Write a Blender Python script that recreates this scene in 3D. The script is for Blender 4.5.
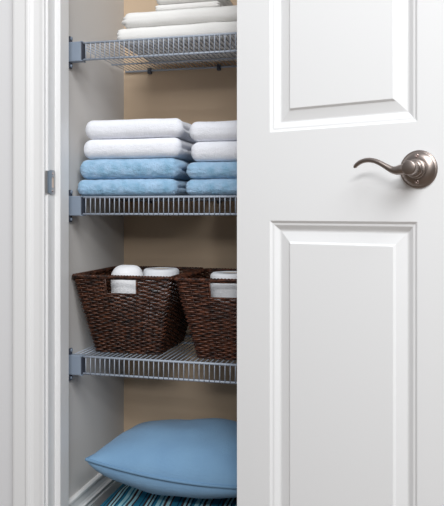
import bpy, bmesh, math, random
from mathutils import Vector, Matrix, noise

for o in list(bpy.data.objects):
    bpy.data.objects.remove(o, do_unlink=True)
S = bpy.context.scene
COL = S.collection
random.seed(7)

# ------------------------------------------------------------------ camera
F = 700.0                      # focal length in pixels of the 444 px wide frame
YAW = math.radians(14.3)
CH = 0.87                      # camera height
HZ = 212.0                     # horizon row
cam_d = bpy.data.cameras.new('camera')
cam = bpy.data.objects.new('camera', cam_d)
COL.objects.link(cam)
cam.location = (0, 0, CH)
cam.rotation_euler = (math.pi / 2, 0, YAW)
cam_d.sensor_fit = 'HORIZONTAL'
cam_d.sensor_width = 36
cam_d.lens = F / 444 * 36
cam_d.shift_y = -(253 - HZ) / 444
cam_d.clip_start = 0.02
S.camera = cam

# ------------------------------------------------------------------ light
W = bpy.data.worlds.new('world')
S.world = W
W.use_nodes = True
wn = W.node_tree.nodes
wl = W.node_tree.links
bg = wn['Background']
tc = wn.new('ShaderNodeTexCoord')
sx = wn.new('ShaderNodeSeparateXYZ')
wl.new(tc.outputs['Generated'], sx.inputs[0])
rp = wn.new('ShaderNodeValToRGB')
mp = wn.new('ShaderNodeMapRange')
mp.inputs['From Min'].default_value = -1
mp.inputs['From Max'].default_value = 1
wl.new(sx.outputs['Z'], mp.inputs['Value'])
wl.new(mp.outputs[0], rp.inputs[0])
rp.color_ramp.elements[0].position = 0.35
rp.color_ramp.elements[0].color = (0.40, 0.31, 0.22, 1)
rp.color_ramp.elements[1].position = 0.8
rp.color_ramp.elements[1].color = (0.95, 0.98, 1.05, 1)
wl.new(rp.outputs[0], bg.inputs['Color'])
bg.inputs['Strength'].default_value = 0.33


def area(name, loc, target, size, power, color):
    d = bpy.data.lights.new(name, 'AREA')
    d.shape = 'RECTANGLE'
    d.size, d.size_y = size
    d.energy = power
    d.color = color
    o = bpy.data.objects.new(name, d)
    COL.objects.link(o)
    o.location = loc
    o.rotation_euler = (Vector(target) - Vector(loc)).to_track_quat('-Z', 'Y').to_euler()
    return o


area('window_light', (0.70, -0.85, 3.20), (-0.35, 1.5, 0.8), (2.4, 1.5), 105, (0.975, 0.99, 1.0))
area('upper_closet_fill', (0.10, -0.95, 1.93), (-0.4, 1.6, 0.9), (0.9, 0.22), 22, (1.0, 0.99, 0.98))  # added fill lamp, no real window: brightens the back wall below the top shelf

S.view_settings.view_transform = 'Standard'
S.view_settings.look = 'None'
S.view_settings.exposure = 0.0
S.view_settings.gamma = 1
S.view_settings.use_curve_mapping = False

# ------------------------------------------------------------------ projections onto known planes
cs, sn = math.cos(YAW), math.sin(YAW)


def X_at(px, Y):
    """world X of the photo column px on the plane at distance Y"""
    r = (px - 222) / F
    return Y * (r * cs - sn) / (cs + r * sn)


def zview(X, Y):
    return -X * sn + Y * cs


def at(px, py, Y):
    X = X_at(px, Y)
    return Vector((X, Y, CH - (py - HZ) / F * zview(X, Y)))


# ------------------------------------------------------------------ materials
def mat(name, color, rough=0.6, metal=0.0, noise_amt=0.0, noise_scale=30, bump=0.0, bump_scale=200,
        sheen=0.0, spec=0.5, color2=None):
    m = bpy.data.materials.new(name)
    m.use_nodes = True
    nt = m.node_tree
    b = nt.nodes['Principled BSDF']
    b.inputs['Base Color'].default_value = (*color, 1)
    b.inputs['Roughness'].default_value = rough
    b.inputs['Metallic'].default_value = metal
    b.inputs['Specular IOR Level'].default_value = spec
    if sheen:
        b.inputs['Sheen Weight'].default_value = sheen
        b.inputs['Sheen Roughness'].default_value = 0.6
    t = nt.nodes.new('ShaderNodeTexCoord')
    if noise_amt or color2:
        n = nt.nodes.new('ShaderNodeTexNoise')
        n.inputs['Scale'].default_value = noise_scale
        n.inputs['Detail'].default_value = 4
        nt.links.new(t.outputs['Object'], n.inputs['Vector'])
        r = nt.nodes.new('ShaderNodeValToRGB')
        c2 = color2 or tuple(c * (1 - noise_amt) for c in color)
        r.color_ramp.elements[0].color = (*c2, 1)
        r.color_ramp.elements[0].position = 0.3
        r.color_ramp.elements[1].color = (*color, 1)
        r.color_ramp.elements[1].position = 0.7
        nt.links.new(n.outputs['Fac'], r.inputs[0])
        nt.links.new(r.outputs[0], b.inputs['Base Color'])
    if bump:
        n2 = nt.nodes.new('ShaderNodeTexNoise')
        n2.inputs['Scale'].default_value = bump_scale
        n2.inputs['Detail'].default_value = 3
        nt.links.new(t.outputs['Object'], n2.inputs['Vector'])
        bp = nt.nodes.new('ShaderNodeBump')
        bp.inputs['Strength'].default_value = bump
        bp.inputs['Distance'].default_value = 0.003
        nt.links.new(n2.outputs['Fac'], bp.inputs['Height'])
        nt.links.new(bp.outputs[0], b.inputs['Normal'])
    return m


M = {
    'door': mat('door_paint', (0.83, 0.84, 0.85), 0.38, bump=0.02, bump_scale=60),
    'trim': mat('trim_paint', (0.775, 0.78, 0.785), 0.42),
    'room_wall': mat('room_wall_paint', (0.72, 0.725, 0.74), 0.85, bump=0.05, bump_scale=250),
    'closet_wall': mat('closet_wall_paint', (0.63, 0.61, 0.59), 0.85, bump=0.04, bump_scale=250),
    'closet_back': mat('closet_back_tan', (0.58, 0.445, 0.315), 0.85, bump=0.04, bump_scale=250),  # warmer and darker tone than the side walls
    'ceiling': mat('ceiling_paint', (0.78, 0.77, 0.75), 0.9),
    'floor': mat('floor_carpet', (0.20, 0.155, 0.12), 0.95, noise_amt=0.25, noise_scale=120, bump=0.5, bump_scale=300),
    'base': mat('baseboard_paint', (0.80, 0.80, 0.79), 0.4),
    'nickel': mat('satin_nickel', (0.34, 0.29, 0.265), 0.36, metal=1.0),
    'screw': mat('screw_nickel', (0.50, 0.40, 0.37), 0.28, metal=1.0),
    'strike': mat('strike_metal', (0.42, 0.42, 0.43), 0.35, metal=1.0),
    'strike_hole': mat('strike_recess', (0.70, 0.58, 0.50), 0.8),
    'wire': mat('wire_coating', (0.37, 0.42, 0.50), 0.38, spec=0.5),
    'bracket': mat('bracket_plastic', (0.235, 0.285, 0.36), 0.45),
    'bracket_dark': mat('bracket_dark_plastic', (0.05, 0.06, 0.085), 0.5),
    'towel_white': mat('white_terry', (0.885, 0.905, 0.97), 0.95, bump=0.7, bump_scale=420, sheen=0.25, spec=0.1),
    'towel_blue': mat('blue_terry', (0.40, 0.60, 0.82), 0.95, noise_scale=42, color2=(0.22, 0.43, 0.62),
                      bump=1.0, bump_scale=380, sheen=0.3, spec=0.1),
    'linen': mat('off_white_linen', (0.785, 0.78, 0.765), 0.9, bump=0.25, bump_scale=300, sheen=0.1, spec=0.1),
    'washcloth': mat('white_washcloth', (0.87, 0.88, 0.91), 0.92, bump=0.5, bump_scale=350, spec=0.1),
    'paper': mat('toilet_paper', (0.86, 0.88, 0.92), 0.9, bump=0.25, bump_scale=200, spec=0.1),
    'card': mat('cardboard_core', (0.50, 0.44, 0.38), 0.9),
    'pillow': mat('pillow_linen', (0.195, 0.35, 0.53), 0.9, noise_scale=14, color2=(0.175, 0.32, 0.50), spec=0.15, sheen=0.1),
    'piping': mat('pillow_piping', (0.155, 0.28, 0.43), 0.85, spec=0.15),
}

# linen slub weave for the blue pillow
nt = M['pillow'].node_tree
b = nt.nodes['Principled BSDF']
t = nt.nodes.new('ShaderNodeTexCoord')
bump_prev = None
for sc in ((900, 60, 60), (60, 900, 60)):
    mpn = nt.nodes.new('ShaderNodeMapping')
    mpn.inputs['Scale'].default_value = sc
    nt.links.new(t.outputs['Object'], mpn.inputs[0])
    n = nt.nodes.new('ShaderNodeTexNoise')
    n.inputs['Scale'].default_value = 1
    nt.links.new(mpn.outputs[0], n.inputs['Vector'])
    bp = nt.nodes.new('ShaderNodeBump')
    bp.inputs['Strength'].default_value = 0.35
    bp.inputs['Distance'].default_value = 0.002
    nt.links.new(n.outputs['Fac'], bp.inputs['Height'])
    if bump_prev:
        nt.links.new(bump_prev.outputs[0], bp.inputs['Normal'])
    bump_prev = bp
nt.links.new(bump_prev.outputs[0], b.inputs['Normal'])


def striped():
    m = bpy.data.materials.new('striped_fabric')
    m.use_nodes = True
    nt = m.node_tree
    b = nt.nodes['Principled BSDF']
    b.inputs['Roughness'].default_value = 0.85
    b.inputs['Specular IOR Level'].default_value = 0.15
    t = nt.nodes.new('ShaderNodeTexCoord')
    s = nt.nodes.new('ShaderNodeSeparateXYZ')
    nt.links.new(t.outputs['Object'], s.inputs[0])
    m1 = nt.nodes.new('ShaderNodeMath'); m1.operation = 'MULTIPLY'; m1.inputs[1].default_value = 1 / 0.098
    m2 = nt.nodes.new('ShaderNodeMath'); m2.operation = 'FRACT'
    a = nt.nodes.new('ShaderNodeMath'); a.operation = 'ADD'; a.inputs[1].default_value = 10
    nt.links.new(s.outputs['X'], m1.inputs[0])
    nt.links.new(m1.outputs[0], a.inputs[0])
    nt.links.new(a.outputs[0], m2.inputs[0])
    r = nt.nodes.new('ShaderNodeValToRGB')
    r.color_ramp.interpolation = 'CONSTANT'
    aqua, teal, brown, navy = (0.34, 0.60, 0.66), (0.02, 0.18, 0.29), (0.05, 0.027, 0.032), (0.01, 0.05, 0.10)
    stops = [(0, aqua), (.10, teal), (.15, aqua), (.20, brown), (.27, aqua), (.36, brown), (.41, teal), (.56, navy),
             (.60, teal), (.66, brown), (.72, aqua), (.78, brown), (.83, aqua), (.88, navy), (.93, teal)]
    e = r.color_ramp.elements
    e[0].position = 0; e[0].color = (*aqua, 1)
    e[1].position = stops[1][0]; e[1].color = (*stops[1][1], 1)
    for p, c in stops[2:]:
        q = e.new(p); q.color = (*c, 1)
    nt.links.new(m2.outputs[0], r.inputs[0])
    nt.links.new(r.outputs[0], b.inputs['Base Color'])
    n2 = nt.nodes.new('ShaderNodeTexNoise'); n2.inputs['Scale'].default_value = 400
    nt.links.new(t.outputs['Object'], n2.inputs['Vector'])
    bp = nt.nodes.new('ShaderNodeBump'); bp.inputs['Strength'].default_value = .3; bp.inputs['Distance'].default_value = .002
    nt.links.new(n2.outputs['Fac'], bp.inputs['Height'])
    nt.links.new(bp.outputs[0], b.inputs['Normal'])
    return m


def wicker(name, dark, light):
    m = bpy.data.materials.new(name)
    m.use_nodes = True
    nt = m.node_tree
    b = nt.nodes['Principled BSDF']
    b.inputs['Roughness'].default_value = 0.42
    b.inputs['Specular IOR Level'].default_value = 0.4
    t = nt.nodes.new('ShaderNodeTexCoord')
    mpn = nt.nodes.new('ShaderNodeMapping')
    mpn.inputs['Scale'].default_value = (55, 55, 190)
    nt.links.new(t.outputs['Object'], mpn.inputs[0])
    n = nt.nodes.new('ShaderNodeTexNoise')
    n.inputs['Scale'].default_value = 1
    n.inputs['Detail'].default_value = 3
    nt.links.new(mpn.outputs[0], n.inputs['Vector'])
    r = nt.nodes.new('ShaderNodeValToRGB')
    r.color_ramp.elements[0].position = 0.36
    r.color_ramp.elements[0].color = (*dark, 1)
    r.color_ramp.elements[1].position = 0.68
    r.color_ramp.elements[1].color = (*light, 1)
    nt.links.new(n.outputs['Fac'], r.inputs[0])
    nt.links.new(r.outputs[0], b.inputs['Base Color'])
    rr = nt.nodes.new('ShaderNodeMapRange')
    rr.inputs['To Min'].default_value = 0.6
    rr.inputs['To Max'].default_value = 0.25
    nt.links.new(n.outputs['Fac'], rr.inputs['Value'])
    nt.links.new(rr.outputs[0], b.inputs['Roughness'])
    return m


M['stripe'] = striped()
M['wicker'] = wicker('brown_wicker', (0.009, 0.0035, 0.0025), (0.105, 0.037, 0.018))
M['wicker_red'] = wicker('reddish_wicker', (0.014, 0.005, 0.0035), (0.135, 0.046, 0.023))


# ------------------------------------------------------------------ mesh helpers
def obj(name, bm, m, parent=None, smooth=False, loc=None, rotz=0, recalc=True):
    if recalc:
        bmesh.ops.recalc_face_normals(bm, faces=bm.faces)
    me = bpy.data.meshes.new(name)
    bm.to_mesh(me)
    bm.free()
    me.materials.append(m)
    if smooth:
        for p in me.polygons:
            p.use_smooth = True
    o = bpy.data.objects.new(name, me)
    COL.objects.link(o)
    if parent:
        o.parent = parent
    if loc is not None:
        o.location = loc
    o.rotation_euler[2] = rotz
    return o


def tag(o, label=None, cat=None, group=None, kind=None):
    if label: o['label'] = label
    if cat: o['category'] = cat
    if group: o['group'] = group
    if kind: o['kind'] = kind
    return o


def struct(name, bm, m, label, cat, parent=None, **k):
    o = obj(name, bm, m, parent, **k)
    return tag(o, label, cat, kind='structure')


def thing(name, label, cat, loc=(0, 0, 0), rotz=0, group=None):
    o = bpy.data.objects.new(name, None)
    COL.objects.link(o)
    o.location = loc
    o.rotation_euler[2] = rotz
    return tag(o, label, cat, group)


def box(bm, x0, x1, y0, y1, z0, z1, bevel=0.0, seg=2):
    t_ = bmesh.new()
    vs = [t_.verts.new((x, y, z)) for x in (x0, x1) for y in (y0, y1) for z in (z0, z1)]
    for f in ((0, 1, 3, 2), (4, 6, 7, 5), (0, 4, 5, 1), (2, 3, 7, 6), (0, 2, 6, 4), (1, 5, 7, 3)):
        t_.faces.new([vs[i] for i in f])
    if bevel:
        bmesh.ops.bevel(t_, geom=list(t_.edges), offset=bevel, segments=seg, affect='EDGES', profile=0.5)
    merge(bm, t_)


def merge(bm, other, mtx=None):
    if mtx:
        other.transform(mtx)
    me = bpy.data.meshes.new('tmp')
    other.to_mesh(me)
    other.free()
    bm.from_mesh(me)
    bpy.data.meshes.remove(me)


def tube(bm, pts, rad, n=6, closed=False, sz=None, caps=True):
    """tube along pts; rad a number or a list; sz squashes along the local up axis"""
    pts = [Vector(p) for p in pts]
    N = len(pts)
    rings = []
    up0 = Vector((0, 0, 1))
    for i, p in enumerate(pts):
        a = pts[(i - 1) % N] if (closed or i > 0) else p
        c = pts[(i + 1) % N] if (closed or i < N - 1) else p
        d = (c - a).normalized()
        up = up0 if abs(d.z) < 0.9 else Vector((0, 1, 0))
        s = d.cross(up).normalized()
        u = s.cross(d).normalized()
        r = rad[i] if isinstance(rad, (list, tuple)) else rad
        k = sz if sz else 1.0
        rings.append([bm.verts.new(p + s * (math.cos(2 * math.pi * j / n) * r) + u * (math.sin(2 * math.pi * j / n) * r * k))
                      for j in range(n)])
    m = N if closed else N - 1
    for i in range(m):
        A, B = rings[i], rings[(i + 1) % N]
        for j in range(n):
            bm.faces.new((A[j], A[(j + 1) % n], B[(j + 1) % n], B[j]))
    if not closed and caps:
        bm.faces.new(rings[0][::-1])
        bm.faces.new(rings[-1])


def lathe(bm, prof, n=40, mtx=None):
    """prof = [(radius, height)] about local Z"""
    t_ = bmesh.new()
    rings = []
    for r, h in prof:
        if r < 1e-6:
            rings.append([t_.verts.new((0, 0, h))])
        else:
            rings.append([t_.verts.new((r * math.cos(2 * math.pi * j / n), r * math.sin(2 * math.pi * j / n), h)) for j in range(n)])
    for A, B in zip(rings, rings[1:]):
        for j in range(n):
            if len(A) == 1 and len(B) == 1:
                continue
            if len(A) == 1:
                t_.faces.new((A[0], B[j], B[(j + 1) % n]))
            elif len(B) == 1:
                t_.faces.new((A[j], A[(j + 1) % n], B[0]))
            else:
                t_.faces.new((A[j], A[(j + 1) % n], B[(j + 1) % n], B[j]))
    merge(bm, t_, mtx)


def prism_z(bm, poly, z0, z1):
    """closed outline poly [(x,y)] extruded in z"""
    a = [bm.verts.new((x, y, z0)) for x, y in poly]
    b_ = [bm.verts.new((x, y, z1)) for x, y in poly]
    n = len(poly)
    for i in range(n):
        bm.faces.new((a[i], a[(i + 1) % n], b_[(i + 1) % n], b_[i]))
    bm.faces.new(a[::-1])
    bm.faces.new(b_)


# ------------------------------------------------------------------ dimensions of the place
YW = 1.485            # room-side face of the wall with the opening
YI = 1.565            # closet-side face of that wall
XJ = -0.798           # left jamb face
XS = -0.785           # left stop face
XR = -0.335           # right jamb face
XL = -0.803            # closet left wall
XRW = -0.215          # closet right wall
YB = 1.960            # closet back wall
YF = 1.602            # front edge of the shelves
HC = 2.44
Z1, Z2, Z3 = CH + 0.4223, CH + 0.0387, CH - 0.3572

# ------------------------------------------------------------------ setting
bm = bmesh.new(); box(bm, -2.4, 2.0, -2.6, YB + 0.1, -0.05, 0)
struct('floor', bm, M['floor'], 'brown carpeted floor of the room and closet', 'floor')

bm = bmesh.new()
box(bm, -2.4, XJ - 0.02, YW, YI, 0, HC)
box(bm, XR + 0.02, 2.0, YW, YI, 0, HC)
box(bm, XJ - 0.02, XR + 0.02, YW, YI, 2.07, HC)
struct('wall_front', bm, M['room_wall'], 'pale grey painted room wall left of the closet opening', 'wall')
bm = bmesh.new(); box(bm, XL - 0.1, XL, YI, YB + 0.1, 0, HC)
struct('wall_left', bm, M['closet_wall'], 'light grey left side wall inside the closet', 'wall')
bm = bmesh.new(); box(bm, XRW, XRW + 0.1, YI, YB + 0.1, 0, HC)
struct('wall_right', bm, M['closet_wall'], 'light grey right side wall inside the closet', 'wall')
bm = bmesh.new(); box(bm, XL, XRW, YB, YB + 0.1, 0, HC)
struct('wall_back', bm, M['closet_back'], 'tan back wall of the closet', 'wall')
bm = bmesh.new(); box(bm, XL - 0.1, XRW + 0.1, YI, YB + 0.1, HC, HC + 0.05)
struct('ceiling', bm, M['ceiling'], 'white ceiling of the closet', 'ceiling')


def base_profile(d=0.0):
    # (distance out of the wall, height)
    return [(0, 0), (0.015, 0), (0.015, 0.100), (0.013, 0.104), (0.013, 0.108), (0.0155, 0.1115), (0.0155, 0.115), (0.012, 0.118), (0.0095, 0.124),
            (0.0088, 0.134), (0.0088, 0.140), (0.0105, 0.143), (0.0105, 0.149), (0.007, 0.1525), (0, 0.1525)]


def base_run(bm, p0, p1, nrm):
    p0, p1, nrm = Vector(p0), Vector(p1), Vector(nrm)
    pr = base_profile()
    a = [bm.verts.new(p0 + nrm * d + Vector((0, 0, z))) for d, z in pr]
    b_ = [bm.verts.new(p1 + nrm * d + Vector((0, 0, z))) for d, z in pr]
    n = len(pr)
    for i in range(n):
        bm.faces.new((a[i], a[(i + 1) % n], b_[(i + 1) % n], b_[i]))
    bm.faces.new(a[::-1]); bm.faces.new(b_)


bm = bmesh.new(); base_run(bm, (XL, YI, 0), (XL, YB, 0), (1, 0, 0))
struct('baseboard_left', bm, M['base'], 'white moulded baseboard along the closet left wall', 'baseboard')
bm = bmesh.new(); base_run(bm, (XL + 0.016, YB, 0), (XRW - 0.016, YB, 0), (0, -1, 0))
struct('baseboard_back', bm, M['base'], 'white moulded baseboard along the closet back wall', 'baseboard')
bm = bmesh.new(); base_run(bm, (XRW, YI, 0), (XRW, YB, 0), (-1, 0, 0))
struct('baseboard_right', bm, M['base'], 'white moulded baseboard along the closet right wall', 'baseboard')


# door jambs with stops
def jamb(sgn, x):
    """outline in plan; sgn=+1 left jamb facing +X"""
    s = 0.013 * sgn
    ys = 1.519
    pts = [(x - 0.02 * sgn, YW - 0.001), (x - 0.0015 * sgn, YW - 0.001), (x, YW + 0.0005), (x, ys), (x + s * .8, ys), (x + s, ys + 0.002),
           (x + s, YI - 0.001), (x + s - 0.001 * sgn, YI), (x - 0.02 * sgn, YI)]
    return pts


bm = bmesh.new(); prism_z(bm, jamb(1, XJ), 0, 2.06)
jl = struct('trim_1', bm, M['trim'], 'white left door jamb with stop strip and metal strike plate', 'door jamb')
bm = bmesh.new(); prism_z(bm, jamb(-1, XR), 0, 2.06)
struct('trim_2', bm, M['trim'], 'white right door jamb behind the open door', 'door jamb')
bm = bmesh.new(); box(bm, XJ - 0.02, XR + 0.02, YW, YI, 2.06, 2.08)
struct('trim_3', bm, M['trim'], 'white head jamb over the closet opening', 'door jamb')


# casings: profile across the width (w from inner edge outward, depth towards the room)
CP = [(0, 0), (0, 0.0095), (0.0015, 0.011), (0.003, 0.0115), (0.012, 0.0105), (0.026, 0.0115), (0.033, 0.0140), (0.0345, 0.0165), (0.037, 0.0185),
      (0.041, 0.0190), (0.0445, 0.0178), (0.0455, 0.0165), (0.047, 0.0165), (0.072, 0.0175), (0.076, 0.0170), (0.079, 0.015), (0.079, 0)]


def casing(x, sgn, z1):
    pts = [(x - sgn * w, YW - d) for w, d in CP]
    bm = bmesh.new()
    prism_z(bm, pts, 0, z1)
    return bm


struct('trim_4', casing(XJ - 0.005, 1, 2.14), M['trim'], 'white moulded casing left of the closet opening', 'door casing')
struct('trim_5', casing(XR + 0.005, -1, 2.14), M['trim'], 'white moulded casing right of the opening, behind the door', 'door casing')
bm = bmesh.new(); box(bm, XJ - 0.004, XR + 0.004, YW - 0.0165, YW, 2.068, 2.14, 0.002)
struct('trim_6', bm, M['trim'], 'white casing over the closet opening', 'door casing')

# strike plate, a part of the left jamb
zs = CH + (HZ - 182.3) / F * zview(XJ, 1.50)
bm = bmesh.new()
H = 0.0290
pts = []
y0, y1 = YW + 0.004, 1.517
for k in range(13):
    a = math.pi / 2 * (k / 12)
outl = []
rr_ = 0.006
for (cy, cz, a0) in ((y1 - rr_, H - rr_, 0), (y0 + rr_, H - rr_, 90), (y0 + rr_, -H + rr_, 180), (y1 - rr_, -H + rr_, 270)):
    for k in range(6):
        a = math.radians(a0 + 90 * k / 5)
        outl.append((cy + rr_ * math.cos(a), cz + rr_ * math.sin(a)))
n = len(outl)
inner = []
hy0, hy1, hz = YW + 0.015, YW + 0.0265, 0.0125
va = [bm.verts.new((XJ + 0.0016, y, zs + z)) for y, z in outl]
vb = [bm.verts.new((XJ + 0.0001, y, zs + z)) for y, z in outl]
hole = []
for (y, z) in outl:
    hole.append((max(hy0, min(hy1, hy0 + (y - y0) / (y1 - y0) * (hy1 - hy0))), z / H * hz))
vh = [bm.verts.new((XJ + 0.0016, y, zs + z)) for y, z in hole]
vh2 = [bm.verts.new((XJ + 0.0003, y, zs + z)) for y, z in hole]
for i in range(n):
    j = (i + 1) % n
    bm.faces.new((va[i], va[j], vh[j], vh[i]))
    bm.faces.new((va[i], va[j], vb[j], vb[i]))
    bm.faces.new((vh[i], vh[j], vh2[j], vh2[i]))
# curved lip wrapping round the jamb corner
lipw = 0.0265
L = [(XJ + 0.0016, YW + 0.006), (XJ + 0.0020, YW - 0.001), (XJ + 0.0012, YW - 0.0045), (XJ - 0.0015, YW - 0.007), (XJ - 0.0028, YW - 0.007), (XJ - 0.0005, YW - 0.0035),
     (XJ + 0.0004, YW + 0.001), (XJ + 0.0001, YW + 0.006)]
prism_z(bm, L, zs - lipw, zs + lipw)
sp = obj('strike_plate', bm, M['strike'], jl)
sp['label'] = 'brushed metal strike plate with curved lip'
bm = bmesh.new()
a_ = [bm.verts.new((XJ + 0.0004, y, zs + z)) for y, z in ((hy0, -hz), (hy1, -hz), (hy1, hz), (hy0, hz))]
bm.faces.new(a_)
obj('latch_hole', bm, M['strike_hole'], sp)
for dz in (-0.0205, 0.0205):
    bm = bmesh.new()
    lathe(bm, [(0.0032, 0), (0.003, 0.0006), (0.0018, 0.0011), (0, 0.0012)], 16,
          Matrix.Translation((XJ + 0.0015, YW + 0.020, zs + dz)) @ Matrix.Rotation(math.pi / 2, 4, 'Y'))
    obj('screw', bm, M['screw'], sp, True)

# ------------------------------------------------------------------ the open door
DA = math.radians(20.1)                       # angle from the wall plane
HX, HY = X_at(237, 1.425), 1.425              # hinge edge, face towards the camera
du = Vector((math.cos(DA), -math.sin(DA), 0))     # along the door
dn = Vector((-math.sin(DA), -math.cos(DA), 0))    # out of the visible face


def on_door(px, py, n=0.0):
    """(u, z) on the plane parallel to the door face, n in front of it"""
    o = Vector((HX, HY, 0)) + dn * n
    r = (px - 222) / F
    d = Vector((r * cs - sn, cs + r * sn, -(py - HZ) / F))
    t_ = (o.xy.dot(dn.xy)) / d.xy.dot(dn.xy)
    p = d * t_ + Vector((0, 0, CH))
    return (p.xy - Vector((HX, HY))).dot(du.xy), p.z


# local door frame: x = u, y = into the door (away from viewer), z up
DW, DH, DT, DZ0 = 0.466, 2.03, 0.035, 0.012
uL = (on_door(269.6, 126)[0] + on_door(269.8, 221)[0]) / 2
uR = (on_door(417.6, 126)[0] + on_door(417.0, 221)[0]) / 2
zU = (on_door(269.6, 133.6)[1] + on_door(417.6, 120.4)[1]) / 2     # bottom of the upper panel
zLo = (on_door(269.8, 221.6)[1] + on_door(417.0, 220.6)[1]) / 2    # top of the lower panel
print('door uL', uL, 'uR', uR, 'zU', zU, 'zLo', zLo)
# sticking and raised panel profile: (inset, depth into the door)
PP = [(0, 0), (0.0008, 0.0006), (0.0048, 0.0042), (0.0082, 0.0046), (0.0095, 0.0052), (0.0165, 0.0112), (0.0190, 0.0126),
      (0.0205, 0.0130), (0.0225, 0.0128), (0.0415, 0.0072), (0.0452, 0.0030), (0.0460, 0.0026)]


def panel(bm, u0, u1, z0, z1, y=0.0, sg=1):
    prev = None
    for ins, d in PP:
        d = d * 0.80
        r = [bm.verts.new((a, y + sg * d, c)) for a, c in ((u0 + ins, z0 + ins), (u1 - ins, z0 + ins), (u1 - ins, z1 - ins), (u0 + ins, z1 - ins))]
        if prev:
            for i in range(4):
                bm.faces.new((prev[i], prev[(i + 1) % 4], r[(i + 1) % 4], r[i]))
        prev = r
    bm.faces.new(prev)


def door_face(bm, y, sg):
    us = [0.0, uL, uR, DW]
    zz = [DZ0, 0.235, zLo, zU, 1.90, DZ0 + DH]
    g = {(i, k): bm.verts.new((u, y, z)) for i, u in enumerate(us) for k, z in enumerate(zz)}
    for i in range(3):
        for k in range(5):
            if i == 1 and k in (1, 3):
                continue
            bm.faces.new((g[i, k], g[i + 1, k], g[i + 1, k + 1], g[i, k + 1]))
    panel(bm, uL, uR, 0.235, zLo, y, sg)
    panel(bm, uL, uR, zU, 1.90, y, sg)


bm = bmesh.new()
door_face(bm, 0, 1)
door_face(bm, DT, -1)
for (u0, z0, u1, z1) in ((0, DZ0, 0, DZ0 + DH), (DW, DZ0, DW, DZ0 + DH)):
    bm.faces.new([bm.verts.new(p) for p in ((u0, 0, z0), (u0, DT, z0), (u1, DT, z1), (u1, 0, z1))])
for z in (DZ0, DZ0 + DH):
    bm.faces.new([bm.verts.new(p) for p in ((0, 0, z), (DW, 0, z), (DW, DT, z), (0, DT, z))])
bmesh.ops.remove_doubles(bm, verts=bm.verts, dist=1e-5)
# soften the free long edges a little
ed = [e for e in bm.edges if e.calc_length() > 0.1 and all(abs(v.co.x) < 1e-6 for v in e.verts) or
      e.calc_length() > 0.1 and all(abs(v.co.x - DW) < 1e-6 for v in e.verts)]
ed = [e for e in ed if abs(e.verts[0].co.z - e.verts[1].co.z) > 0.1]
bmesh.ops.bevel(bm, geom=ed, offset=0.0015, segments=2, affect='EDGES')
door = struct('door_1', bm, M['door'], 'open white two-panel closet door with a lever handle', 'door',
              loc=(HX, HY, 0), rotz=-DA)

# lever handle
ur, zr = on_door(419.0, 169.2)
hm = Matrix.Translation((ur, 0, zr)) @ Matrix.Rotation(math.pi / 2, 4, 'X')      # local Z -> -Y (towards the viewer)
print('rose', ur, zr, 'width to edge', DW - ur)
dh = bpy.data.objects.new('door_handle', None); COL.objects.link(dh); dh.parent = door
dh.location = (ur, 0, zr)
RM = Matrix.Rotation(math.pi / 2, 4, 'X')
bm = bmesh.new()
lathe(bm, [(0.0, 0.0), (0.0335, 0.0), (0.0340, 0.0015), (0.0335, 0.0035), (0.0322, 0.0042), (0.0315, 0.0040), (0.0300, 0.0060), (0.0265, 0.0092),
           (0.0225, 0.0112), (0.0190, 0.0120), (0.0, 0.0125)], 64, RM)
rose = obj('rose', bm, M['nickel'], dh, True)
for s in (-1, 1):
    bm = bmesh.new()
    lathe(bm, [(0.0036, 0.0), (0.0036, 0.0016), (0.0028, 0.0026), (0.0012, 0.0028), (0.0010, 0.0018), (0, 0.0018)], 20,
          Matrix.Translation((0.0 , 0, s * 0.0232)) @ RM @ Matrix.Translation((0, 0, 0.0100)))
    o = obj('screw', bm, M['screw'], rose, True)
bm = bmesh.new()
lathe(bm, [(0.0175, 0.010), (0.0175, 0.0185), (0.0168, 0.0198), (0.0150, 0.0200), (0.0132, 0.0205), (0.0130, 0.0245), (0.0134, 0.0250), (0.0155, 0.0252),
           (0.0157, 0.0262), (0.0157, 0.0290), (0.0150, 0.0305), (0.0130, 0.0315), (0.0118, 0.0330)], 48, RM)
obj('collar', bm, M['nickel'], dh, True)
# the lever: a boss and a wave-shaped arm
NL = 0.0455
bm = bmesh.new()
lathe(bm, [(0.0, 0.030), (0.0118, 0.030), (0.0128, 0.034), (0.0128, 0.053), (0.0122, 0.0548), (0.0105, 0.0556), (0.0, 0.0560)], 40, RM)
path = [(408.5, 168.2, 4.6), (401.0, 169.6, 4.6), (396.5, 170.4, 3.9), (392.0, 169.7, 3.1), (387.5, 167.4, 2.7), (383.0, 164.8, 2.45), (378.5, 162.4, 2.3), (374.0, 160.8, 2.2),
        (369.5, 160.1, 2.15), (365.0, 160.5, 2.1), (361.0, 161.8, 2.05), (357.5, 164.0, 1.95), (355.3, 166.3, 1.75), (354.4, 167.6, 1.0)]
pts3, rad3 = [], []
for i, (px, py, r) in enumerate(path):
    nn = NL + 0.004 * math.sin(i / (len(path) - 1) * math.pi)
    u, z = on_door(px, py, nn)
    pts3.append(Vector((u - ur, -nn, z - zr)))
    rad3.append(r * 1.38 / F)
# Catmull-Rom refinement
P, R_ = [], []
for i in range(len(pts3) - 1):
    p0 = pts3[max(i - 1, 0)]; p1 = pts3[i]; p2 = pts3[i + 1]; p3 = pts3[min(i + 2, len(pts3) - 1)]
    for k in range(5):
        q = k / 5
        P.append(0.5 * ((2 * p1) + (p2 - p0) * q + (2 * p0 - 5 * p1 + 4 * p2 - p3) * q * q + (3 * p1 - p0 - 3 * p2 + p3) * q ** 3))
        R_.append(rad3[i] * (1 - q) + rad3[i + 1] * q)
P.append(pts3[-1]); R_.append(rad3[-1])
tube(bm, P, R_, 16)
lv = obj('lever', bm, M['nickel'], dh, True, recalc=True)

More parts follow.
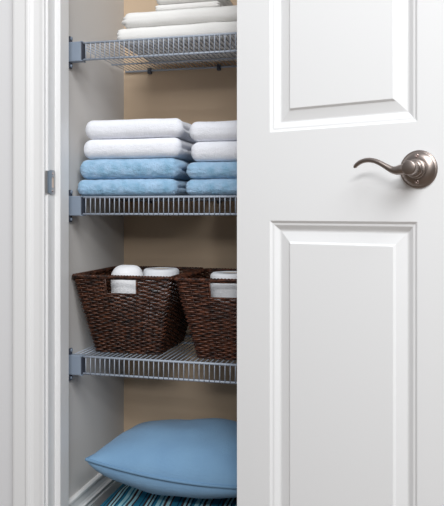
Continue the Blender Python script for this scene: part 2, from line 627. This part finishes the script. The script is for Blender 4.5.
# ------------------------------------------------------------------ wire shelves
PITCH = 0.0127
LIP = 0.0440


def curve_rot(o):
    return o


def wire_shelf(zt, label):
    t_ = thing('wire_shelf', label, 'shelf', (XL, YF, zt), 0, None)
    w = XRW - XL
    d = YB - YF - 0.004
    # rails
    for nm, y, z, r in (('front_rail', 0, -0.0025, 0.0030), ('lower_front_rail', -0.001, -LIP, 0.0028), ('back_rail', d - 0.003, -0.0045, 0.0030),
                        ('cross_rail', d * 0.70, -0.0045, 0.0022)):
        b_ = bmesh.new()
        x0 = 0.008 if 'front' not in nm else 0.034
        tube(b_, [(x0, y, z), (w - x0, y, z)], r, 8)
        obj(nm, b_, M['wire'], t_, True)
    b_ = bmesh.new()
    n_ = int((w - 0.014) / PITCH)
    for i in range(n_ + 1):
        x = 0.009 + i * PITCH
        pts = [(x, d, -0.0005), (x, 0.002, -0.0005), (x, -0.0022, -0.0020), (x, -0.0035, -0.006), (x, -0.0035, -LIP - 0.0015)]
        if x < 0.040 or x > w - 0.040:
            pts = pts[:2]
            pts[1] = (x, 0.012, -0.0005)
        tube(b_, pts, 0.0012, 5)
    wd = obj('wire_deck', b_, M['wire'], t_, True)
    # end brackets
    for s in (1, -1):
        x0 = 0 if s == 1 else w
        X = lambda v: x0 + s * v
        b_ = bmesh.new()
        box(b_, *sorted((X(0.0005), X(0.0365))), -0.008, 0.0115, -0.0480, 0.0010, 0.0018)
        eb = obj('end_bracket', b_, M['bracket'], t_)
        b_ = bmesh.new()
        # end cap with a raised rim
        box(b_, *sorted((X(0.0363), X(0.0390))), -0.0095, 0.0130, -0.0455, -0.0020, 0.001)
        obj('bracket_socket', b_, M['bracket_dark'], eb)
        b_ = bmesh.new()
        box(b_, *sorted((X(0.0350), X(0.0397))), -0.0098, 0.0134, -0.0015, 0.0012, 0.0008)
        obj('bracket_lip', b_, M['bracket'], eb)
        b_ = bmesh.new()
        box(b_, *sorted((X(0.0350), X(0.0397))), -0.0098, 0.0134, -0.0485, -0.0458, 0.0008)
        obj('bracket_lip', b_, M['bracket'], eb)
        b_ = bmesh.new()
        box(b_, *sorted((X(0.0002), X(0.0050))), -0.0045, 0.0085, -0.0640, 0.0165, 0.0012)
        obj('mounting_plate', b_, M['bracket_dark'], eb)
        for zz in (0.0115, -0.0570):
            b_ = bmesh.new()
            lathe(b_, [(0.0045, 0), (0.0043, 0.0018), (0.003, 0.0028), (0, 0.003)], 14,
                  Matrix.Translation((X(0.005), 0.002, zz)) @ Matrix.Rotation(s * math.pi / 2, 4, 'Y'))
            obj('screw', b_, M['bracket'], eb, True)
    # wall clips under the back rail
    for px in (150.5, 219.5):
        xc = X_at(px, YB) - XL
        b_ = bmesh.new()
        box(b_, xc - 0.0055, xc + 0.0055, d - 0.009, d + 0.0035, -0.0140, 0.0030, 0.0015)
        obj('wall_clip', b_, M['bracket_dark'], t_)
    return t_


wire_shelf(Z1, 'grey coated wire shelf holding off-white linens, topmost')
wire_shelf(Z2, 'grey coated wire shelf under the white and blue towels')
wire_shelf(Z3, 'grey coated wire shelf under the two brown woven baskets')


# ------------------------------------------------------------------ folded textiles
def soft_box(hx, hy, hz, r, n=(40, 20, 14), fn=None):
    """rounded box with fn(co)->offset displacement, from a gridded cube"""
    b_ = bmesh.new()
    vd = {}

    def V(i, j, k):
        key = (i, j, k)
        if key in vd: return vd[key]
        p = Vector(((2 * i / n[0] - 1) * hx, (2 * j / n[1] - 1) * hy, (2 * k / n[2] - 1) * hz))
        c = Vector((max(-hx + r, min(hx - r, p.x)), max(-hy + r, min(hy - r, p.y)), max(-hz + r, min(hz - r, p.z))))
        dlt = p - c
        if dlt.length > 1e-9:
            m_ = max(abs(dlt.x), abs(dlt.y), abs(dlt.z))
            p = c + dlt.normalized() * m_
        if fn: p = p + fn(p)
        vd[key] = b_.verts.new(p)
        return vd[key]
    for i in range(n[0]):
        for j in range(n[1]):
            for k in (0, n[2]):
                b_.faces.new((V(i, j, k), V(i + 1, j, k), V(i + 1, j + 1, k), V(i, j + 1, k)))
    for i in range(n[0]):
        for k in range(n[2]):
            for j in (0, n[1]):
                b_.faces.new((V(i, j, k), V(i + 1, j, k), V(i + 1, j, k + 1), V(i, j, k + 1)))
    for j in range(n[1]):
        for k in range(n[2]):
            for i in (0, n[0]):
                b_.faces.new((V(i, j, k), V(i, j + 1, k), V(i, j + 1, k + 1), V(i, j, k + 1)))
    return b_


def folded(name, m, x0, x1, y0, y1, z0, z1, label, cat, group, seed, layers=3, fluff=0.0019, sag=0.0022, rnd=0.9, ends=0.006, tilt=0.0):
    hx, hy, hz = (x1 - x0) / 2, (y1 - y0) / 2, (z1 - z0) / 2
    off = Vector((seed * 3.7, seed * 1.3, seed * 5.1))

    def fn(p):
        q = p + off
        o = noise.noise_vector(q * 22) * sag
        o += noise.noise_vector(q * 140) * fluff
        o.z *= (0.55 if p.z > 0 else 0.15)
        if tilt: o.z += tilt * (p.x / hx)
        # folded layers at the two ends
        e = max(0.0, (abs(p.x) - (hx - 0.03)) / 0.03)
        ph = (p.z / hz + 1) * 0.5 * layers
        g = abs(math.sin(math.pi * ph))
        sg = 1 if p.x > 0 else -1
        e *= max(0.0, min(1.0, (p.y + hy - 0.018) / 0.03)) if seed < 10 else 1.0
        o.x += sg * e * (-(1 - g ** 0.8) * ends * 0.8 + ends * 1.8 * noise.noise(Vector((math.floor(ph) * 7.3 + seed, p.y * 9, seed))))
        # groove of the fold along the front, faint
        return o
    b_ = soft_box(hx, hy, hz, hz * rnd, (64, 40, 20), fn)
    ob = obj(name, b_, m, smooth=True, loc=((x0 + x1) / 2, (y0 + y1) / 2, (z0 + z1) / 2))
    tag(ob, label, cat, group)
    return ob


def towel_px(name, m, pl, pr, pt, pb, Yf, depth, label, cat, group, seed, xr=None, z0=None, **k):
    """towel whose front spans columns pl..pr and rows pt..pb at distance Yf"""
    x0 = X_at(pl, Yf + 0.02)
    x1 = xr if xr is not None else X_at(pr, Yf + 0.02)
    pm = (pl + min(pr, 237)) / 2
    zt = at(pm, pt, Yf + 0.02).z
    zb = at(pm, pb, Yf + 0.02).z if z0 is None else z0
    folded(name, m, x0, x1, Yf, Yf + depth, zb, zt, label, cat, group, seed, **k)
    return zt


G2 = 'folded towels on the middle shelf'
D2 = 0.30
BW = X_at(237, 1.64)
z = Z2 + 0.0012
top = z
z = towel_px('towel', M['towel_blue'], 79, 178, 179.2, 0, 1.622, D2, 'folded blue terry towel on the wire, bottom of left stack', 'towel', G2, 1, z0=z, ends=0.006, layers=2)
z = towel_px('towel', M['towel_blue'], 80.5, 180, 158.8, 0, 1.624, D2, 'folded blue terry towel, second from bottom of left stack', 'towel', G2, 2, z0=z + .0006, ends=0.006, layers=2)
z = towel_px('towel', M['towel_white'], 84.5, 182, 138.6, 0, 1.626, D2, 'folded white towel lying directly on the blue ones, left stack', 'towel', G2, 3, z0=z + .0006, fluff=.0007, layers=2)
z = towel_px('towel', M['towel_white'], 86, 183.5, 119.2, 0, 1.628, D2, 'folded white towel, topmost of left stack', 'towel', G2, 4, z0=z + .0006, fluff=.0007, layers=2)
z = top
XRB = XRW - 0.02
z = towel_px('towel', M['towel_blue'], 186.5, 237, 179.0, 0, 1.614, D2, 'folded blue terry towel on the wire, bottom of right stack', 'towel', G2, 5, xr=XRB, z0=z)
z = towel_px('towel', M['towel_blue'], 187.5, 237, 162.0, 0, 1.614, D2, 'folded blue terry towel, second from bottom of right stack', 'towel', G2, 6, xr=XRB - .004, z0=z + .0006)
z = towel_px('towel', M['towel_white'], 191.5, 237, 141.5, 0, 1.616, D2, 'folded white towel lying directly on the blue ones, right stack', 'towel', G2, 7, xr=XRB - .008, z0=z + .0006, fluff=.0007, layers=2)
z = towel_px('towel', M['towel_white'], 189.5, 237, 121.2, 0, 1.618, D2, 'folded white towel, topmost of right stack', 'towel', G2, 8, xr=XRB - .008, z0=z + .0006, fluff=.0007, layers=2)

G1 = 'folded off-white linens on the top shelf'
z = Z1 + 0.0012
z = towel_px('folded_linen', M['linen'], 116.5, 237, 25.5, 0, 1.640, 0.28, 'folded off-white linen lying on the wire of the top shelf', 'linen', G1, 11, xr=XRB, z0=z, fluff=.0002, layers=4)
z = towel_px('folded_linen', M['linen'], 123.5, 237, 10.0, 0, 1.645, 0.27, 'wide folded off-white linen second from the bottom, top shelf', 'linen', G1, 12, xr=XRB, z0=z + .0006, fluff=.0002, layers=4)
z = towel_px('folded_linen', M['linen'], 157, 221, 4.6, 0, 1.660, 0.25, 'thin folded off-white linen on top of the two wide ones', 'linen', G1, 13, z0=z + .0006, fluff=.0002, layers=2, sag=.001)
z = towel_px('folded_linen', M['linen'], 156.5, 223, -10.0, 0, 1.655, 0.25, 'folded off-white linen cut off by the top of the photo', 'linen', G1, 14, z0=z + .0006, fluff=.0002, layers=3)


# ------------------------------------------------------------------ woven baskets
def rrect(hx, hy, r, per):
    """rounded rectangle outline points with outward normals, roughly per metres apart, starting front-left going right"""
    pts = []
    segs = []
    cr = [(-hx + r, -hy + r, 180), (hx - r, -hy + r, 270), (hx - r, hy - r, 0), (-hx + r, hy - r, 90)]
    for i, (cx, cy, a0) in enumerate(cr):
        for k in range(5):
            a = math.radians(a0 + 90 * k / 4)
            segs.append((cx + r * math.cos(a), cy + r * math.sin(a), math.cos(a), math.sin(a)))
        nx, ny, na = cr[(i + 1) % 4]
        a = math.radians(a0 + 90)
        p0 = (cx + r * math.cos(a), cy + r * math.sin(a))
        b0 = math.radians(na)
        p1 = (nx + r * math.cos(b0), ny + r * math.sin(b0))
        nseg = NSEG[i]
        for k in range(1, nseg):
            q = k / nseg
            segs.append((p0[0] + (p1[0] - p0[0]) * q, p0[1] + (p1[1] - p0[1]) * q, math.cos(a), math.sin(a)))
    return segs


NSEG = [61, 61, 61, 61]


def basket(xc, y0, z0, wt, dt, wb, db, h, label, m, hw=0.040, yshift=0.0):
    t_ = thing('woven_basket', label, 'basket', (xc, y0 + dt / 2, z0), 0, 'brown woven baskets on the lowest shelf')
    rows = 40
    rp_ = h / rows
    body = bmesh.new()
    stake = bmesh.new()
    hz0, hz1 = h - 0.046, h - 0.010      # handle opening
    n = len(rrect(1, 1, .1, 0))
    sp_ = 5                               # outline points per stake
    for row in range(rows):
        z = (row + 0.5) * rp_
        q = z / h
        hx = (wb + (wt - wb) * q) / 2
        hy = (db + (dt - db) * q) / 2
        o = rrect(hx, hy, 0.010, 0)
        pts = []
        ph = row % 2
        for i, (x, y, nx, ny) in enumerate(o):
            a = 0.0023 * math.cos(math.pi * i / sp_ + math.pi * ph)
            jz = 0.0008 * noise.noise(Vector((x * 60, y * 60, row * 3.1 + xc)))
            jn = 0.0010 * noise.noise(Vector((x * 25 + 9, y * 25, row * .8 + xc)))
            pts.append(Vector((x + nx * (a + jn), y + ny * (a + jn), z + jz)))
        if hz0 < z < hz1:
            runs, cur = [], []
            for p in pts + pts[:1]:
                if abs(p.x) < hw:
                    if cur: runs.append(cur)
                    cur = []
                else:
                    cur.append(p)
            if cur: runs.append(cur)
            if len(runs) > 1:
                runs[0] = runs[-1][:-1] + runs[0]; runs.pop()
            for r_ in runs:
                tube(body, r_, rp_ * 0.44, 5, sz=1.15)
        else:
            tube(body, pts, rp_ * 0.44, 5, closed=True, sz=1.15)
    obj('woven_wall', body, m, t_, True, recalc=False)
    ot = rrect(wt / 2, dt / 2, 0.010, 0)
    ob_ = rrect(wb / 2, db / 2, 0.010, 0)
    for i in range(0, n, sp_):
        a, c = ob_[i], ot[i]
        A, B = Vector((a[0], a[1], 0.001)), Vector((c[0], c[1], h - 0.004))
        if abs(B.x) < hw - 0.002:
            tube(stake, [A, A.lerp(B, (hz0 - 0.001) / h)], 0.0013, 5)
        else:
            tube(stake, [A, B], 0.0013, 5)
    obj('stakes', stake, m, t_, True)
    # base
    b_ = bmesh.new()
    box(b_, -wb / 2 + .004, wb / 2 - .004, -db / 2 + .004, db / 2 - .004, 0.0005, 0.006, 0.002)
    obj('base', b_, m, t_)
    # plaited rim: two strands wound round a core
    b_ = bmesh.new()
    rim = rrect(wt / 2, dt / 2, 0.010, 0)
    tube(b_, [(x, y, h - 0.003) for x, y, _, _ in rim], 0.0040, 8, closed=True)
    for s in (0, math.pi):
        pts = []
        N2 = len(rim) * 3
        for k in range(N2):
            f = k / 3
            i0 = int(f); q = f - i0
            a, c = rim[i0 % n], rim[(i0 + 1) % n]
            x, y = a[0] + (c[0] - a[0]) * q, a[1] + (c[1] - a[1]) * q
            nx, ny = a[2], a[3]
            an = f * 2 * math.pi / 4.0 + s
            pts.append((x + nx * 0.0032 * math.cos(an), y + ny * 0.0032 * math.cos(an), h - 0.003 + 0.0032 * math.sin(an)))
        tube(b_, pts, 0.0022, 5, closed=True)
    obj('rim', b_, m, t_, True, recalc=False)
    # border of the handle opening, front and back
    q = (hz0 - 0.001) / h
    for s in (-1, 1):
        b_ = bmesh.new()
        yb = lambda zz: s * (db + (dt - db) * zz / h) / 2
        pts = [(-hw, yb(h - .004), h - .004), (-hw, yb(hz0 + .004), hz0 + .004), (-hw + .003, yb(hz0), hz0), (0, yb(hz0), hz0),
               (hw - .003, yb(hz0), hz0), (hw, yb(hz0 + .004), hz0 + .004), (hw, yb(h - .004), h - .004)]
        tube(b_, pts, 0.0026, 6)
        obj('handle_opening', b_, m, t_, True)
    return t_


HB = 0.1985
ZB = Z3 + 0.0012
b2x0 = X_at(176.0, 1.602) - 0.004
b1x0, b1x1 = -0.7970, b2x0 - 0.0120
w2 = 0.280
basket((b1x0 + b1x1) / 2, 1.607, ZB, b1x1 - b1x0, 0.290, (b1x1 - b1x0) - 0.086, 0.200, HB, 'dark brown woven basket touching the left closet wall', M['wicker'], hw=0.0415)
basket(b2x0 + w2 / 2, 1.602, ZB, w2, 0.295, w2 - 0.095, 0.225, HB - 0.0015, 'reddish brown woven basket partly hidden behind the door', M['wicker_red'], hw=0.0535)


# ------------------------------------------------------------------ rolls in the baskets
def toilet_roll(x, y, z, label, r=0.054, h=0.100):
    t_ = thing('toilet_roll', label, 'toilet roll', (x, y, z), 0.3, 'toilet rolls in the baskets')
    b_ = bmesh.new()
    lathe(b_, [(0.0215, 0), (r - 0.004, 0), (r - 0.001, 0.002), (r, 0.006), (r, h - 0.008), (r - 0.002, h - 0.003), (r - 0.006, h), (0.0215, h), (0.0215, 0)], 56)
    obj('paper', b_, M['paper'], t_, True)
    b_ = bmesh.new()
    lathe(b_, [(0.0214, 0.001), (0.0214, h - 0.001), (0.0202, h - 0.001), (0.0202, 0.001), (0.0214, 0.001)], 32)
    obj('cardboard_core', b_, M['card'], t_, True)
    return t_


def towel_roll(x, y, z, r, h, label):
    """small towel rolled up and stood on end, folded edge up so its top is domed"""
    b_ = bmesh.new()
    prof = [(0, 0), (r - .006, 0), (r - .001, .004), (r, .012)]
    for k in range(1, 6):
        prof.append((r, .012 + (h - .012 - .034) * k / 6))
    for k in range(0, 9):
        a = math.pi / 2 * k / 8
        prof.append((r * math.cos(a) ** 0.62 if k < 8 else 0, h - .034 + .034 * math.sin(a)))
    lathe(b_, prof, 56)
    for v in b_.verts:
        v.co += noise.noise_vector(v.co * 30 + Vector((3, 1, 2))) * 0.0018
        v.co.z = max(v.co.z, 0)
    o = obj('rolled_towel', b_, M['washcloth'], None, True, loc=(x, y, z))
    tag(o, label, 'towel')
    b_ = bmesh.new()
    pts = [(math.cos(a0) * (r + .0006), math.sin(a0) * (r + .0006), zz) for zz, a0 in
           [(.006 + (h - .055) * k / 12, 0.55 + .02 * math.sin(k)) for k in range(13)]]
    tube(b_, pts, 0.0018, 6)
    obj('hem', b_, M['washcloth'], o, True)
    return o


fl = ZB + 0.0062
ya = 1.700
zc = at(127.5, 264.8, ya).z
towel_roll(X_at(127.5, ya), ya, fl, 0.0425, zc - fl, 'white rolled towel with domed top standing in the left basket')
yb = 1.775
ht = (at(162, 268.6, yb).z - fl) / 2
for k in range(2):
    toilet_roll(X_at(162, yb) - (0.014, 0.002)[k], yb, fl + k * (ht + .0004), ('white toilet roll under the upper one in the left basket',
                'white toilet roll showing above the left basket rim beside the domed towel')[k], 0.0485, ht)
yc = 1.690
ht = (at(231, 272.6, yc).z - fl) / 2
for k in range(2):
    toilet_roll(X_at(231, yc), yc, fl + k * (ht + .0004), ('white toilet roll under the upper one in the right basket',
                'white toilet roll seen over and through the handle opening of the right basket')[k], 0.0515, ht)

# ------------------------------------------------------------------ pillows on the floor


def pillow(name, m, hw, hd, ht_up, ht_dn, loc, rotz, pin=0.05, seam=None, seed=0, wr=0.004, n=56, pw=0.42, warp=None, lean=0.0):
    b_ = bmesh.new()

    def P(u, v, side):
        # pincushion outline
        x = u * hw * (1 - pin * (1 - abs(v) ** 2.0) * (abs(u) ** 1.5) * 1.0)
        y = v * hd * (1 - pin * (1 - abs(u) ** 2.0) * (abs(v) ** 1.5) * 1.0)
        k = max(0.0, (1 - u * u) * (1 - v * v))
        t_ = k ** (pw if side > 0 else pw * 0.62)
        z = side * (ht_up * (1 + lean * u) if side > 0 else ht_dn * (1 - lean * 1.2 * u)) * t_
        w = noise.noise(Vector((u * 2.3 + seed, v * 2.3, side * 4 + seed))) * wr * 2 * min(1, k * 3)
        z += w
        c = Vector((x, y, z))
        if warp: c = c + warp(u, v)
        return c

    def f(i):                       # cosine spacing keeps the rim round
        q = i / n * 2 - 1
        return math.sin(q * math.pi / 2)
    g = {}
    for s in (1, -1):
        for i in range(n + 1):
            for j in range(n + 1):
                if s == -1 and (i in (0, n) or j in (0, n)):
                    g[s, i, j] = g[1, i, j]
                else:
                    g[s, i, j] = b_.verts.new(P(f(i), f(j), s))
    for s in (1, -1):
        for i in range(n):
            for j in range(n):
                q = [g[s, i, j], g[s, i + 1, j], g[s, i + 1, j + 1], g[s, i, j + 1]]
                b_.faces.new(q if s == 1 else q[::-1])
    edge = [g[1, i, 0].co.copy() for i in range(n)] + [g[1, n, j].co.copy() for j in range(n)] + \
           [g[1, i, n].co.copy() for i in range(n, 0, -1)] + [g[1, 0, j].co.copy() for j in range(n, 0, -1)]
    o = obj(name, b_, m, smooth=True, loc=loc, rotz=rotz)
    if seam:
        c = bmesh.new()
        # round the piping over the corners
        tube(c, edge, 0.0042, 8, closed=True)
        obj('piping', c, seam, o, True, recalc=True)
    return o


# striped cushion below
XP0 = X_at(85, 1.60)
sw = XRW - 0.012 - XP0
sc_ = pillow('cushion', M['stripe'], sw / 2, 0.175, 0.057, 0.095, (XP0 + sw / 2, 1.765, 0.0955), 0, pin=0.03, seed=5, pw=0.30)
tag(sc_, 'striped aqua, teal and brown cushion lying under the blue pillow', 'cushion')

# blue pillow
c0 = at(86.5, 459, 1.575)
pwid = 0.455
cz = c0.z
PX, PY = c0.x + pwid / 2, 1.575 + 0.18


def pw_warp(u, v):
    # corners lift, seam sags in the middle of the front
    z = -0.022 * (1 - u * u) - 0.022 * (1 + v) * 0.5 - 0.026 * (u + 1) * 0.5
    return Vector((0, 0, z))


bp_ = pillow('pillow', M['pillow'], pwid / 2, 0.180, 0.102, 0.066, (PX, PY, cz - 0.001), 0, pin=0.05, seam=M['piping'], seed=2, lean=0.25, pw=0.50, warp=pw_warp, wr=0.003)
tag(bp_, 'plain blue pillow with piped edge lying on the striped cushion', 'pillow')
